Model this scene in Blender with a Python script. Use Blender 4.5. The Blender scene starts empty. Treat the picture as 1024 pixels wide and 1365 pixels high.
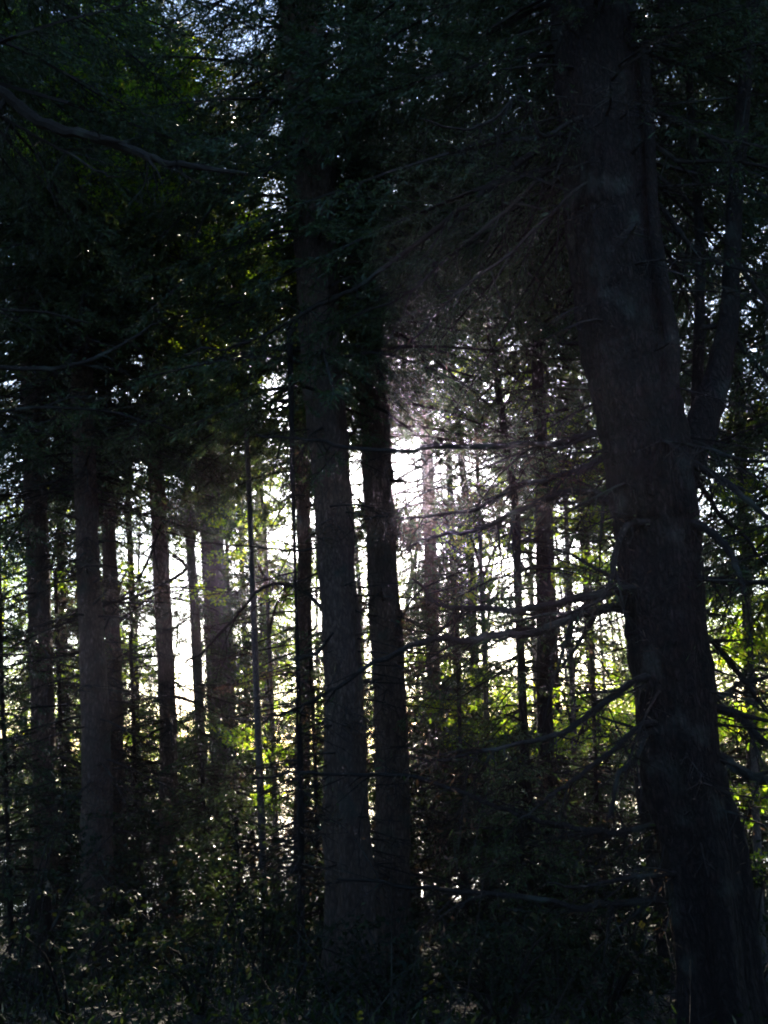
import bpy, math, random
import numpy as np
from mathutils import Vector

# ------------------------------------------------------------------ camera, sky, sun, exposure
S = bpy.context.scene
C = S.collection
PITCH, ROLL, FPX = math.radians(13.0), math.radians(-2.4), 1327.0
CAM = np.array([0.0, 0.0, 1.6])
_f = np.array([0, math.cos(PITCH), math.sin(PITCH)])
_x = np.array([1.0, 0, 0])
_u = np.array([0, -math.sin(PITCH), math.cos(PITCH)])
RT = _x * math.cos(ROLL) + _u * math.sin(ROLL)
UP = -_x * math.sin(ROLL) + _u * math.cos(ROLL)
cam = bpy.data.objects.new('camera', bpy.data.cameras.new('camera'))
C.objects.link(cam)
from mathutils import Matrix
cam.matrix_world = Matrix(((RT[0], UP[0], -_f[0], CAM[0]), (RT[1], UP[1], -_f[1], CAM[1]),
                           (RT[2], UP[2], -_f[2], CAM[2]), (0, 0, 0, 1)))
cam.data.sensor_width = 36
cam.data.lens = 36 * FPX / 1365
cam.data.clip_start, cam.data.clip_end = 0.05, 20000
S.camera = cam

SUN_EL, SUN_AZ = math.radians(14.6), math.radians(0.6)       # azimuth from +Y towards +X
sd = Vector((math.sin(SUN_AZ) * math.cos(SUN_EL), math.cos(SUN_AZ) * math.cos(SUN_EL), math.sin(SUN_EL)))
W = bpy.data.worlds.new('World'); S.world = W; W.use_nodes = True
nt = W.node_tree
sky = nt.nodes.new('ShaderNodeTexSky'); sky.sky_type = 'NISHITA'; sky.sun_disc = False
sky.sun_elevation = SUN_EL; sky.sun_rotation = SUN_AZ
sky.air_density = 1.0; sky.dust_density = 1.0; sky.ozone_density = 4.0
bg = nt.nodes['Background']; bg.inputs['Strength'].default_value = 0.105
nt.links.new(sky.outputs['Color'], bg.inputs['Color'])
sun = bpy.data.objects.new('sun', bpy.data.lights.new('sun', 'SUN')); C.objects.link(sun)
sun.data.energy = 5.0; sun.data.angle = math.radians(0.5); sun.data.color = (1.0, 0.86, 0.68)
sun.rotation_euler = (-sd).to_track_quat('-Z', 'Y').to_euler()
S.view_settings.view_transform = 'Standard'; S.view_settings.look = 'None'
S.view_settings.exposure = 2.6; S.view_settings.gamma = 1.0
S.cycles.max_bounces = 6; S.cycles.diffuse_bounces = 3; S.cycles.glossy_bounces = 2
S.cycles.transmission_bounces = 4; S.cycles.volume_bounces = 0
S.cycles.use_denoising = True
S.cycles.denoiser = 'OPENIMAGEDENOISE'; S.cycles.denoising_prefilter = 'ACCURATE'; S.cycles.denoising_input_passes = 'RGB_ALBEDO_NORMAL'
S.cycles.sample_clamp_indirect = 3.0
S.cycles.filter_width = 2.0

rng = np.random.default_rng(11)
random.seed(4)

# ------------------------------------------------------------------ geometry helpers
def at(px, py, Y):
    """point on the viewing ray of photograph pixel (px, py) at world distance y = Y"""
    d = _f * FPX + RT * (px - 512.0) - UP * (py - 682.5)
    return CAM + d * ((Y - CAM[1]) / d[1])

def mpp(P):
    return float(np.dot(np.asarray(P) - CAM, _f)) / FPX

def project(P):
    v = P - CAM
    dep = v @ _f
    dep = np.where(dep < 0.05, 0.05, dep)
    return 512 + FPX * (v @ RT) / dep, 682.5 - FPX * (v @ UP) / dep

def zg(x, y):
    x = np.asarray(x, float); y = np.asarray(y, float)
    base = -0.125 * np.clip(y - 5, 0, 43) - 0.004 * np.clip(np.abs(x) - 6, 0, 30)
    bump = 0.10 * np.sin(x * 0.9 + y * 0.35) + 0.08 * np.sin(y * 0.8 - x * 0.5 + 1.3) + 0.04 * np.sin(2.3 * x + 1.7 * y)
    return base + bump * np.clip((y - 1) / 4, 0.2, 1)

class Q:
    """collects quads in numpy blocks, then links them as ONE mesh object"""
    def __init__(s): s.v, s.f, s.m, s.n = [], [], [], 0
    def add(s, v, f, m=0):
        v = np.asarray(v, float).reshape(-1, 3); f = np.asarray(f, int).reshape(-1, 4)
        s.v.append(v); s.f.append(f + s.n); s.m.append(np.full(len(f), m, int)); s.n += len(v)
    def build(s, name, mats, parent=None, smooth=False, origin=None):
        v = np.concatenate(s.v); f = np.concatenate(s.f); m = np.concatenate(s.m)
        if origin is not None: v = v - np.asarray(origin)
        me = bpy.data.meshes.new(name)
        me.vertices.add(len(v)); me.vertices.foreach_set('co', v.astype(np.float32).ravel())
        me.loops.add(f.size); me.loops.foreach_set('vertex_index', f.astype(np.int32).ravel())
        me.polygons.add(len(f)); me.polygons.foreach_set('loop_start', np.arange(0, f.size, 4, dtype=np.int32))
        for mm in mats: me.materials.append(mm)
        me.polygons.foreach_set('material_index', m.astype(np.int32))
        me.update(calc_edges=True)
        me.polygons.foreach_set('use_smooth', np.full(len(f), smooth, bool))
        o = bpy.data.objects.new(name, me); C.objects.link(o)
        if parent is not None: o.parent = parent
        elif origin is not None: o.location = origin
        return o

def unit(v):
    v = np.asarray(v, float)
    return v / np.maximum(np.linalg.norm(v, axis=-1, keepdims=True), 1e-9)

def spline(P, n):
    """Catmull-Rom through rows of P (any columns)"""
    P = np.asarray(P, float)
    if len(P) == 2: return P[0] + (P[1] - P[0]) * np.linspace(0, 1, n)[:, None]
    E = np.vstack([2 * P[0] - P[1], P, 2 * P[-1] - P[-2]])
    u = np.linspace(0, len(P) - 1 - 1e-6, n); i = u.astype(int); t = (u - i)[:, None]
    a, b, c, d = E[i], E[i + 1], E[i + 2], E[i + 3]
    return 0.5 * (2 * b + (c - a) * t + (2 * a - 5 * b + 4 * c - d) * t**2 + (3 * b - 3 * c + d - a) * t**3)

def tube(q, P, R, sides=8, rough=0.0, m=0, cap=True, flute=None):
    P = np.asarray(P, float); R = np.asarray(R, float); n = len(P)
    T = unit(np.gradient(P, axis=0))
    ref = np.array([0.31, 0.95, 0.05]) if abs(T[0] @ np.array([0.31, 0.95, 0.05])) < 0.8 else np.array([0.95, 0.1, 0.3])
    A = unit(np.cross(T, ref)); B = np.cross(T, A)
    a = np.linspace(0, 2 * math.pi, sides, endpoint=False)
    rad = R[:, None] * np.ones(sides)
    if rough: rad = rad * (1 + rng.normal(0, rough, (n, sides)))
    if flute is not None: rad = rad * flute(np.arange(n)[:, None], a[None, :])
    V = P[:, None] + rad[..., None] * (np.cos(a)[None, :, None] * A[:, None] + np.sin(a)[None, :, None] * B[:, None])
    i = np.arange(n - 1)[:, None] * sides; j = np.arange(sides)[None]; k = (j + 1) % sides
    q.add(V, np.stack([i + j, i + k, i + sides + k, i + sides + j], -1), m)
    if cap:
        for e in (0, n - 1):
            idx = np.arange(sides)
            V2 = np.vstack([V[e], P[e][None]])
            q.add(V2, [[idx[z], idx[(z + 1) % sides], idx[(z + 2) % sides], sides] for z in range(0, sides, 2)], m)

def sticks(q, A, B, ra, rb, m=0):
    """many three-sided tapered sticks at once"""
    n = len(A)
    if n == 0: return
    T = unit(B - A); ref = unit(rng.normal(size=(n, 3))); U = unit(np.cross(T, ref)); V = np.cross(T, U)
    ra = np.broadcast_to(ra, n)[:, None]; rb = np.broadcast_to(rb, n)[:, None]
    pts = []
    for base, r in ((A, ra), (B, rb)):
        for k in range(3):
            c, s_ = math.cos(2.094 * k), math.sin(2.094 * k)
            pts.append(base + r * (U * c + V * s_))
    VV = np.stack(pts, 1)
    o = np.arange(n)[:, None] * 6
    F = np.stack([o + np.array([[0, 1, 4, 3]]), o + np.array([[1, 2, 5, 4]]), o + np.array([[2, 0, 3, 5]])], 1)
    q.add(VV, F, m)

def leaves(q, P, D, L, Wd, m=0, wide=0.5, flat=0.0):
    """many four-cornered leaf or needle-tuft faces: P base point, D direction, L length, Wd width"""
    n = len(P)
    if n == 0: return
    N = rng.normal(size=(n, 3))
    if flat: N = N * (1 - flat) + np.array([0, 0, 1.0]) * flat * 2
    Sd = unit(np.cross(D, N)); L = np.broadcast_to(L, n)[:, None]; Wd = np.broadcast_to(Wd, n)[:, None]
    mid = P + D * L * wide
    V = np.stack([P, mid + Sd * Wd / 2, P + D * L, mid - Sd * Wd / 2], 1)
    q.add(V, np.arange(n * 4).reshape(n, 4), m)

# ------------------------------------------------------------------ materials
def mat(name):
    m = bpy.data.materials.new(name); m.use_nodes = True
    n = m.node_tree.nodes; n.clear()
    out = n.new('ShaderNodeOutputMaterial')
    return m, n, m.node_tree.links, out

def ramp(n, stops):
    r = n.new('ShaderNodeValToRGB')
    while len(r.color_ramp.elements) < len(stops): r.color_ramp.elements.new(0.5)
    for e, (p, c) in zip(r.color_ramp.elements, stops): e.position = p; e.color = (*c, 1)
    return r

def bark_mat(name, dark, mid, light, scale=1.0, bump=1.0):
    m, n, l, out = mat(name)
    tc = n.new('ShaderNodeTexCoord'); mp = n.new('ShaderNodeMapping'); mp.inputs['Scale'].default_value = (scale * 14, scale * 14, scale * 5)
    l.new(tc.outputs['Object'], mp.inputs['Vector'])
    vo = n.new('ShaderNodeTexVoronoi'); vo.feature = 'DISTANCE_TO_EDGE'; vo.inputs['Scale'].default_value = 2.2
    no = n.new('ShaderNodeTexNoise'); no.inputs['Scale'].default_value = 1.3; no.inputs['Detail'].default_value = 8; no.inputs['Roughness'].default_value = 0.68
    add = n.new('ShaderNodeVectorMath'); add.operation = 'MULTIPLY_ADD'; add.inputs[1].default_value = (0.9, 0.9, 0.9)
    l.new(mp.outputs['Vector'], no.inputs['Vector']); l.new(no.outputs['Color'], add.inputs[0]); l.new(mp.outputs['Vector'], add.inputs[2])
    l.new(add.outputs[0], vo.inputs['Vector'])
    mix = n.new('ShaderNodeMath'); mix.operation = 'MULTIPLY'
    cl = n.new('ShaderNodeMapRange'); cl.inputs['From Max'].default_value = 0.5; cl.inputs['To Min'].default_value = 0.35
    l.new(vo.outputs['Distance'], cl.inputs['Value']); l.new(cl.outputs[0], mix.inputs[0]); l.new(no.outputs['Fac'], mix.inputs[1])
    r = ramp(n, [(0.05, dark), (0.35, mid), (0.75, light)]); l.new(mix.outputs[0], r.inputs['Fac'])
    # lichen patches, sparse
    n2 = n.new('ShaderNodeTexNoise'); n2.inputs['Scale'].default_value = 3.5; n2.inputs['Detail'].default_value = 6
    l.new(tc.outputs['Object'], n2.inputs['Vector'])
    r2 = ramp(n, [(0.56, (0, 0, 0)), (0.66, (1, 1, 1))]); l.new(n2.outputs['Fac'], r2.inputs['Fac'])
    mc = n.new('ShaderNodeMix'); mc.data_type = 'RGBA'; mc.inputs['B'].default_value = (0.06, 0.065, 0.05, 1)
    mfac = n.new('ShaderNodeMath'); mfac.operation = 'MULTIPLY'; mfac.inputs[1].default_value = 0.55
    l.new(r2.outputs['Color'], mfac.inputs[0]); l.new(mfac.outputs[0], mc.inputs['Factor']); l.new(r.outputs['Color'], mc.inputs['A'])
    bs = n.new('ShaderNodeBsdfPrincipled'); bs.inputs['Roughness'].default_value = 0.9; bs.inputs['Specular IOR Level'].default_value = 0.2
    bp = n.new('ShaderNodeBump'); bp.inputs['Strength'].default_value = bump; bp.inputs['Distance'].default_value = 0.05
    l.new(mix.outputs[0], bp.inputs['Height']); l.new(bp.outputs['Normal'], bs.inputs['Normal'])
    l.new(mc.outputs['Result'], bs.inputs['Base Color']); l.new(bs.outputs[0], out.inputs['Surface'])
    return m

def leaf_mat(name, cols, trans, tmix, gloss=0.35):
    m, n, l, out = mat(name)
    g = n.new('ShaderNodeNewGeometry')
    k = len(cols)
    r = ramp(n, [(i / max(k - 1, 1), c) for i, c in enumerate(cols)]); l.new(g.outputs['Random Per Island'], r.inputs['Fac'])
    bs = n.new('ShaderNodeBsdfPrincipled'); bs.inputs['Roughness'].default_value = gloss; bs.inputs['Specular IOR Level'].default_value = 0.25
    tr = n.new('ShaderNodeBsdfTranslucent')
    hs = n.new('ShaderNodeMix'); hs.data_type = 'RGBA'; hs.blend_type = 'MULTIPLY'; hs.inputs['Factor'].default_value = 1
    hs.inputs['B'].default_value = (*trans, 1); l.new(r.outputs['Color'], hs.inputs['A'])
    l.new(r.outputs['Color'], bs.inputs['Base Color']); l.new(hs.outputs['Result'], tr.inputs['Color'])
    mx = n.new('ShaderNodeMixShader'); mx.inputs['Fac'].default_value = tmix
    l.new(bs.outputs[0], mx.inputs[1]); l.new(tr.outputs[0], mx.inputs[2]); l.new(mx.outputs[0], out.inputs['Surface'])
    return m

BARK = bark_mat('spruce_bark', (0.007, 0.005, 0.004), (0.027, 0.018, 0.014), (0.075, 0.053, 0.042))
MIDBARK = bark_mat('veil_lightened_spruce_bark', (0.028, 0.018, 0.014), (0.12, 0.078, 0.060), (0.23, 0.165, 0.135))  # spruce bark lightened: the glare veil round the sun is put into its colour
GREYBARK = bark_mat('grey_bark', (0.03, 0.026, 0.026), (0.10, 0.085, 0.08), (0.19, 0.165, 0.16), 1.4, 0.4)
TWIG = bark_mat('twig_bark', (0.012, 0.009, 0.007), (0.028, 0.02, 0.016), (0.05, 0.038, 0.03), 3.0, 0.2)
NEEDLE = leaf_mat('spruce_needles', [(0.024, 0.046, 0.022), (0.036, 0.062, 0.028), (0.048, 0.076, 0.03), (0.068, 0.07, 0.036)], (1.6, 1.6, 0.7), 0.3)
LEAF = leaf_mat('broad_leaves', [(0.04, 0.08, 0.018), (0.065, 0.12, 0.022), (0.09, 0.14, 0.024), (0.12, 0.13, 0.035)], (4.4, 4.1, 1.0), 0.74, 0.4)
DEAD = leaf_mat('dry_needles', [(0.035, 0.025, 0.017), (0.06, 0.042, 0.028), (0.09, 0.066, 0.045)], (1.6, 1.3, 1.0), 0.35, 0.6)
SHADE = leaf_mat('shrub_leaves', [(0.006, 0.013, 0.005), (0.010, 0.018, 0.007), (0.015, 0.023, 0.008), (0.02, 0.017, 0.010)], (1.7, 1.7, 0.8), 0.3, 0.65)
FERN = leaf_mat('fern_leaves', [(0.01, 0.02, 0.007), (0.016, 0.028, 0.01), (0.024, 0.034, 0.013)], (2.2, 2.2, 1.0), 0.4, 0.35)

def wood_mat():
    m, n, l, out = mat('broken_wood')
    tc = n.new('ShaderNodeTexCoord'); mp = n.new('ShaderNodeMapping'); mp.inputs['Scale'].default_value = (40, 40, 4)
    no = n.new('ShaderNodeTexNoise'); no.inputs['Detail'].default_value = 6; no.inputs['Scale'].default_value = 1
    l.new(tc.outputs['Object'], mp.inputs['Vector']); l.new(mp.outputs[0], no.inputs['Vector'])
    r = ramp(n, [(0.3, (0.06, 0.04, 0.025)), (0.6, (0.18, 0.125, 0.08)), (0.8, (0.30, 0.22, 0.145))]); l.new(no.outputs['Fac'], r.inputs['Fac'])
    bs = n.new('ShaderNodeBsdfPrincipled'); bs.inputs['Roughness'].default_value = 0.8
    bp = n.new('ShaderNodeBump'); bp.inputs['Strength'].default_value = 0.5; l.new(no.outputs['Fac'], bp.inputs['Height'])
    l.new(bp.outputs[0], bs.inputs['Normal']); l.new(r.outputs['Color'], bs.inputs['Base Color']); l.new(bs.outputs[0], out.inputs['Surface'])
    return m
WOOD = wood_mat()

def ground_mat():
    m, n, l, out = mat('forest_floor')
    tc = n.new('ShaderNodeTexCoord')
    a = n.new('ShaderNodeTexNoise'); a.inputs['Scale'].default_value = 0.8; a.inputs['Detail'].default_value = 10; a.inputs['Roughness'].default_value = 0.7
    b = n.new('ShaderNodeTexVoronoi'); b.inputs['Scale'].default_value = 22
    l.new(tc.outputs['Object'], a.inputs['Vector']); l.new(tc.outputs['Object'], b.inputs['Vector'])
    r = ramp(n, [(0.3, (0.012, 0.009, 0.007)), (0.5, (0.03, 0.021, 0.014)), (0.62, (0.02, 0.027, 0.011)), (0.8, (0.05, 0.035, 0.024))])
    l.new(a.outputs['Fac'], r.inputs['Fac'])
    mc = n.new('ShaderNodeMix'); mc.data_type = 'RGBA'; mc.blend_type = 'OVERLAY'; mc.inputs['Factor'].default_value = 0.5
    l.new(r.outputs['Color'], mc.inputs['A']); l.new(b.outputs['Color'], mc.inputs['B'])
    bs = n.new('ShaderNodeBsdfPrincipled'); bs.inputs['Roughness'].default_value = 0.95
    bp = n.new('ShaderNodeBump'); bp.inputs['Strength'].default_value = 0.7; bp.inputs['Distance'].default_value = 0.05
    l.new(b.outputs['Distance'], bp.inputs['Height']); l.new(bp.outputs[0], bs.inputs['Normal'])
    l.new(mc.outputs['Result'], bs.inputs['Base Color']); l.new(bs.outputs[0], out.inputs['Surface'])
    return m

def water_mat():
    m, n, l, out = mat('lake_water')
    tc = n.new('ShaderNodeTexCoord'); no = n.new('ShaderNodeTexNoise'); no.inputs['Scale'].default_value = 1.5; no.inputs['Detail'].default_value = 4
    l.new(tc.outputs['Object'], no.inputs['Vector'])
    bp = n.new('ShaderNodeBump'); bp.inputs['Strength'].default_value = 0.12; bp.inputs['Distance'].default_value = 0.2; l.new(no.outputs['Fac'], bp.inputs['Height'])
    bs = n.new('ShaderNodeBsdfPrincipled'); bs.inputs['Base Color'].default_value = (0.02, 0.035, 0.045, 1); bs.inputs['Roughness'].default_value = 0.08
    l.new(bp.outputs[0], bs.inputs['Normal']); l.new(bs.outputs[0], out.inputs['Surface'])
    return m

# ------------------------------------------------------------------ ground, water
def sheet(name, xs, ys, zf, m):
    X, Y = np.meshgrid(xs, ys); Z = zf(X, Y)
    nx, ny = len(xs), len(ys)
    i = np.arange(ny - 1)[:, None] * nx + np.arange(nx - 1)[None]
    q = Q(); q.add(np.stack([X, Y, Z], -1), np.stack([i, i + 1, i + nx + 1, i + nx], -1))
    o = q.build(name, [m], smooth=True); o['kind'] = 'structure'
    return o
xs = np.concatenate([[-6000, -1500, -300, -80], np.linspace(-40, 40, 161), [80, 300, 1500, 6000]])
ys = np.concatenate([[-3000, -500, -80, -30], np.linspace(-14, 56, 141), [80, 200, 900, 9000]])
sheet('ground', xs, ys, lambda x, y: np.where(y > 52, -7.0, zg(x, y)), ground_mat())
sheet('water', np.array([-6000., -600, -60, 60, 600, 6000]), np.array([45.5, 60, 120, 600, 9000]), lambda x, y: 0 * x - 5.15, water_mat())

# ------------------------------------------------------------------ things
USED = {}
def thing(name, label, cat, loc, group=None):
    o = bpy.data.objects.new(name, None); C.objects.link(o); o.location = loc; o.empty_display_size = 0.3
    o['label'] = label; o['category'] = cat
    if group: o['group'] = group
    return o

# where the wood opens to the light: (px, py, rx, ry, share of sprays that are missing); the trees beside these lanes
# carry fewer live branches towards them
OPEN = [(544, 628, 42, 50, 1.0), (474, 638, 23, 42, 1.0), (602, 618, 58, 40, 0.82), (242, 865, 30, 105, 0.9), (322, 800, 24, 100, 0.3),
        (190, 740, 30, 190, 0.5), (360, 620, 60, 110, 0.25), (750, 760, 34, 130, 0.4), (660, 560, 120, 100, 0.38), (640, 760, 110, 140, 0.3), (770, 900, 60, 50, .2), (760, 840, 60, 70, 0.6),
        (360, 1110, 40, 110, 0.65), (625, 500, 115, 80, 0.55), (375, 500, 55, 80, 0.45), (240, 450, 70, 80, 0.4), (100, 520, 110, 75, 0.4), (980, 420, 40, 90, 0.35), (590, 1190, 75, 26, 0.7), (300, 60, 36, 80, 0.3), (355, 265, 22, 50, 0.5), (440, 80, 16, 40, 0.5)]
# small glades where the low sun gets down to the leaves: the crowns sunwards of them are thin
SD = np.array(sd)
GLADES = [at(*g) for g in [(800, 890, 14), (770, 965, 14), (752, 800, 14), (665, 930, 15), (345, 735, 17), (350, 1010, 17), (190, 780, 15.5), (1005, 900, 9.6), (990, 1010, 9.6), (830, 1020, 9)]]
def shaded(P, r=0.6):
    k = np.ones(len(P), bool)
    for g in GLADES:
        v = P - g; t = v @ SD; d = np.linalg.norm(v - t[:, None] * SD, axis=1)
        k &= ~((t > 0.9) & (d < r * (1 + .012 * t)) & (rng.random(len(P)) < .93))
    return k
def keep(P, soft=1.0):
    px, py = project(P)
    k = np.ones(len(P), bool)
    for cx, cy, rx, ry, s in OPEN:
        d = ((px - cx) / rx) ** 2 + ((py - cy) / ry) ** 2
        pr = s * soft * np.clip(1.6 - d, 0, 1)
        k &= rng.random(len(P)) > pr
    return k & shaded(P)

def spruce_crown(q, axis, h0, h1, L0, L1, nb, face=(0.07, 0.014), dens=1.0, droop=0.35, mN=1, mW=0, wood=True, soft=1.0, top_pow=1.0, az=None):
    """drooping whorled branches with side twigs carrying needle tufts, round the axis between heights h0 and h1"""
    for b in range(nb):
        t = rng.random(); h = h0 + (h1 - h0) * t
        L = (L0 + (L1 - L0) * t ** top_pow) * rng.uniform(0.6, 1.15)
        a = rng.uniform(0, 2 * math.pi) if az is None else rng.normal(az[0], az[1])
        base = axis(h); d = np.array([math.cos(a), math.sin(a), 0.0])
        rise = rng.uniform(-0.25, 0.22)
        u = np.linspace(0, 1, 7)[:, None]
        bend = rng.normal(0, 0.12, 3) * np.array([1, 1, 0.3])
        P = base + d * L * u + np.array([0, 0, 1]) * L * (rise * u - droop * rng.uniform(0.6, 1.4) * u ** 2 + 0.12 * u ** 4) + bend * L * u ** 2
        if wood:
            r = (0.008 + 0.006 * L) * (1 - 0.85 * u[:, 0])
            sticks(q, P[:-1], P[1:], r[:-1], r[1:], mW)
        nt_ = max(4, int(L / 0.07))
        s = rng.beta(1.6, 1.0, nt_) * 0.96 + 0.04
        i = np.minimum((s * 6).astype(int), 5); ft = (s * 6 - i)[:, None]
        B0 = P[i] * (1 - ft) + P[i + 1] * ft
        T = unit(P[i + 1] - P[i])
        side = np.where(rng.random(nt_) < 0.5, 1.0, -1.0)[:, None]
        Sv = unit(np.cross(T, np.array([0, 0, 1.0])))
        D = unit(T * rng.uniform(0.4, 1.0, (nt_, 1)) + Sv * side * rng.uniform(0.3, 1.0, (nt_, 1)) + np.array([0, 0, -1]) * rng.uniform(-0.1, 0.75, (nt_, 1)))
        ln = np.clip((1.05 - s) * L * 0.42, 0.12, 0.75) * rng.uniform(0.6, 1.3, nt_)
        kk = keep(B0 + D * ln[:, None] * 0.5, soft)
        B0, D, ln = B0[kk], D[kk], ln[kk]
        if len(B0) == 0: continue
        if wood: sticks(q, B0, B0 + D * ln[:, None], 0.004, 0.0015, mW)
        nf = np.maximum(2, (ln / face[0] * 6.0 * dens * rng.uniform(0.3, 1.4, len(ln))).astype(int))
        k = np.repeat(np.arange(len(ln)), nf); m = len(k)
        tt = rng.random(m) ** 0.8
        PP = B0[k] + D[k] * (ln[k] * tt)[:, None] + rng.normal(0, 0.012, (m, 3))
        DD = unit(D[k] + rng.normal(0, 0.55, (m, 3)) + np.array([0, 0, -0.15]))
        leaves(q, PP, DD, face[0] * rng.uniform(0.6, 1.4, m), face[1] * rng.uniform(0.6, 1.5, m), mN, 0.45)

def leaf_crown(q, centers, radii, n_each, size, m=1, mW=0, axis=None, soft=1.0, flat=0.35):
    """broad-leaved clumps: layered sprays of leaves on thin forked twigs round each centre"""
    for c, r, n in zip(centers, radii, n_each):
        ns = max(5, int(n / 14))
        D = unit(rng.normal(size=(ns, 3)) * np.array([1, 1, 0.55]))
        A = c + D * r * rng.random((ns, 1)) ** 0.5 * 0.85 * np.array([1, 1, 0.7])
        A = A[keep(A, soft)]; ns = len(A)
        if ns == 0: continue
        T = unit(rng.normal(size=(ns, 3)) * np.array([1, 1, 0.3])); ln = r * rng.uniform(0.2, 0.5, ns)
        sticks(q, A, A + T * ln[:, None], 0.004, 0.002, mW)
        k = np.repeat(np.arange(ns), 14); mm = len(k)
        P = A[k] + T[k] * (ln[k] * rng.random(mm))[:, None] + rng.normal(0, size * 0.5, (mm, 3)) * np.array([1, 1, 0.5])
        leaves(q, P, unit(T[k] * 0.6 + rng.normal(0, 0.6, (mm, 3)) + np.array([0, 0, -0.25])), size * rng.uniform(0.6, 1.3, mm), size * 0.62 * rng.uniform(0.6, 1.3, mm), m, 0.45, flat)

class Trunk:
    """a trunk through photograph points (px, py, width in px) at distance Y, carried down to the ground and up to full height"""
    def __init__(s, pts, Y, height, lean=0.0):
        P = []
        for px, py, w in sorted(pts, key=lambda t: -t[1]):
            p = at(px, py, Y); P.append([*p, 0.46 * w * mpp(p)])
        P = np.array(P)
        lo = P[0]; d = P[1] - P[0] if len(P) > 1 else np.array([0, 0, 1, 0])
        z0 = lo[2]; x = lo[0]
        slope = np.clip(d[0] / d[2], -0.08, 0.08)
        for _ in range(4):
            zb = float(zg(x, Y)); x = lo[0] + slope * (zb - z0)
        s.base = np.array([x, Y, zb])
        rb = lo[3] * (1.0 + 0.02 * max(0, z0 - zb))
        rows = [[x, Y, zb - 0.25, rb * 1.5], [x, Y, zb + 0.05, rb * 1.28], [x + slope * .4, Y, zb + .45, rb * 1.06]]
        rows += [list(p) for p in P if p[2] > zb + 0.7]
        hi = rows[-1]; d = np.array(rows[-1]) - np.array(rows[-2]); sl = np.clip(d[0] / max(d[2], 1e-3), -0.07, 0.07)
        zt = zb + height
        if zt > hi[2] + 1:
            for t in (0.33, 0.66, 1.0):
                dz = (zt - hi[2]) * t
                rows.append([hi[0] + sl * dz, Y, hi[2] + dz, hi[3] * (1 - t) + 0.03 * t])
        s.rows = np.array(rows); s.height = height
    def axis(s, z):
        """point of the trunk's middle at height z above its base"""
        zz = s.base[2] + z
        return np.array([np.interp(zz, s.rows[:, 2], s.rows[:, k]) for k in (0, 1)] + [zz])
    def mesh(s, q, sides=20, rough=0.05, m=0):
        L = s.rows[-1, 2] - s.rows[0, 2]; fine = sides >= 20; step = 0.05 if fine else 0.16
        z = np.concatenate([np.linspace(s.rows[0, 2], s.base[2] + 1, 8), np.arange(s.base[2] + 1.15, s.rows[-1, 2], step)])
        P = np.stack([np.interp(z, s.rows[:, 2], s.rows[:, k]) for k in range(4)], 1)
        w = np.convolve(rng.normal(0, 1, len(z) + 14), np.ones(15) / 15, 'valid'); w2 = np.convolve(rng.normal(0, 1, len(z) + 14), np.ones(15) / 15, 'valid')
        relief = None
        P[:, 0] += w * P[:, 3] * 0.22; P[:, 1] += w2 * P[:, 3] * 0.22
        ph = rng.uniform(0, 6.28, 4)
        fl = lambda i, a: 1 + 0.05 * np.sin(3 * a + ph[0] + i * .04) + 0.035 * np.sin(7 * a + ph[1] - i * .07) + 0.22 * np.exp(-i / 4.0) * np.sin(5 * a + ph[2])
        if fine:
            sides *= 3; g = rng.normal(0, 1, (len(z), sides)); big = np.zeros_like(g)
            for k in range(-5, 6):
                for a_ in (-1, 0, 1): big += np.roll(np.roll(g, k, 0), a_, 1)
            big /= 5.7; amp = 0.055 * np.abs(big) + 0.014 * g
            f0 = fl; fl = lambda i, a: f0(i * step / 0.16, a) + amp
            rough = 0
        tube(q, P[:, :3], P[:, 3], sides, rough, m, True, fl)
        for _ in range(int(L * (3.2 if fine else 1.6))):          # snapped branch stubs
            i = rng.integers(8, len(z)); a_ = rng.uniform(0, 6.28); dv = np.array([math.cos(a_), math.sin(a_), rng.uniform(-.5, .3)])
            A_ = P[i, :3] + dv * P[i, 3] * .8; ln = rng.gamma(2, .05) + .03
            M_ = A_ + dv * (P[i, 3] * .25 + ln * .5); E_ = M_ + unit(dv + rng.normal(0, .35, 3)) * ln * .6; r_ = rng.uniform(.008, .02)
            tube(q, np.array([A_, M_, E_]), np.array([r_, r_ * .8, r_ * .45]), 6, .1, m)

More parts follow.
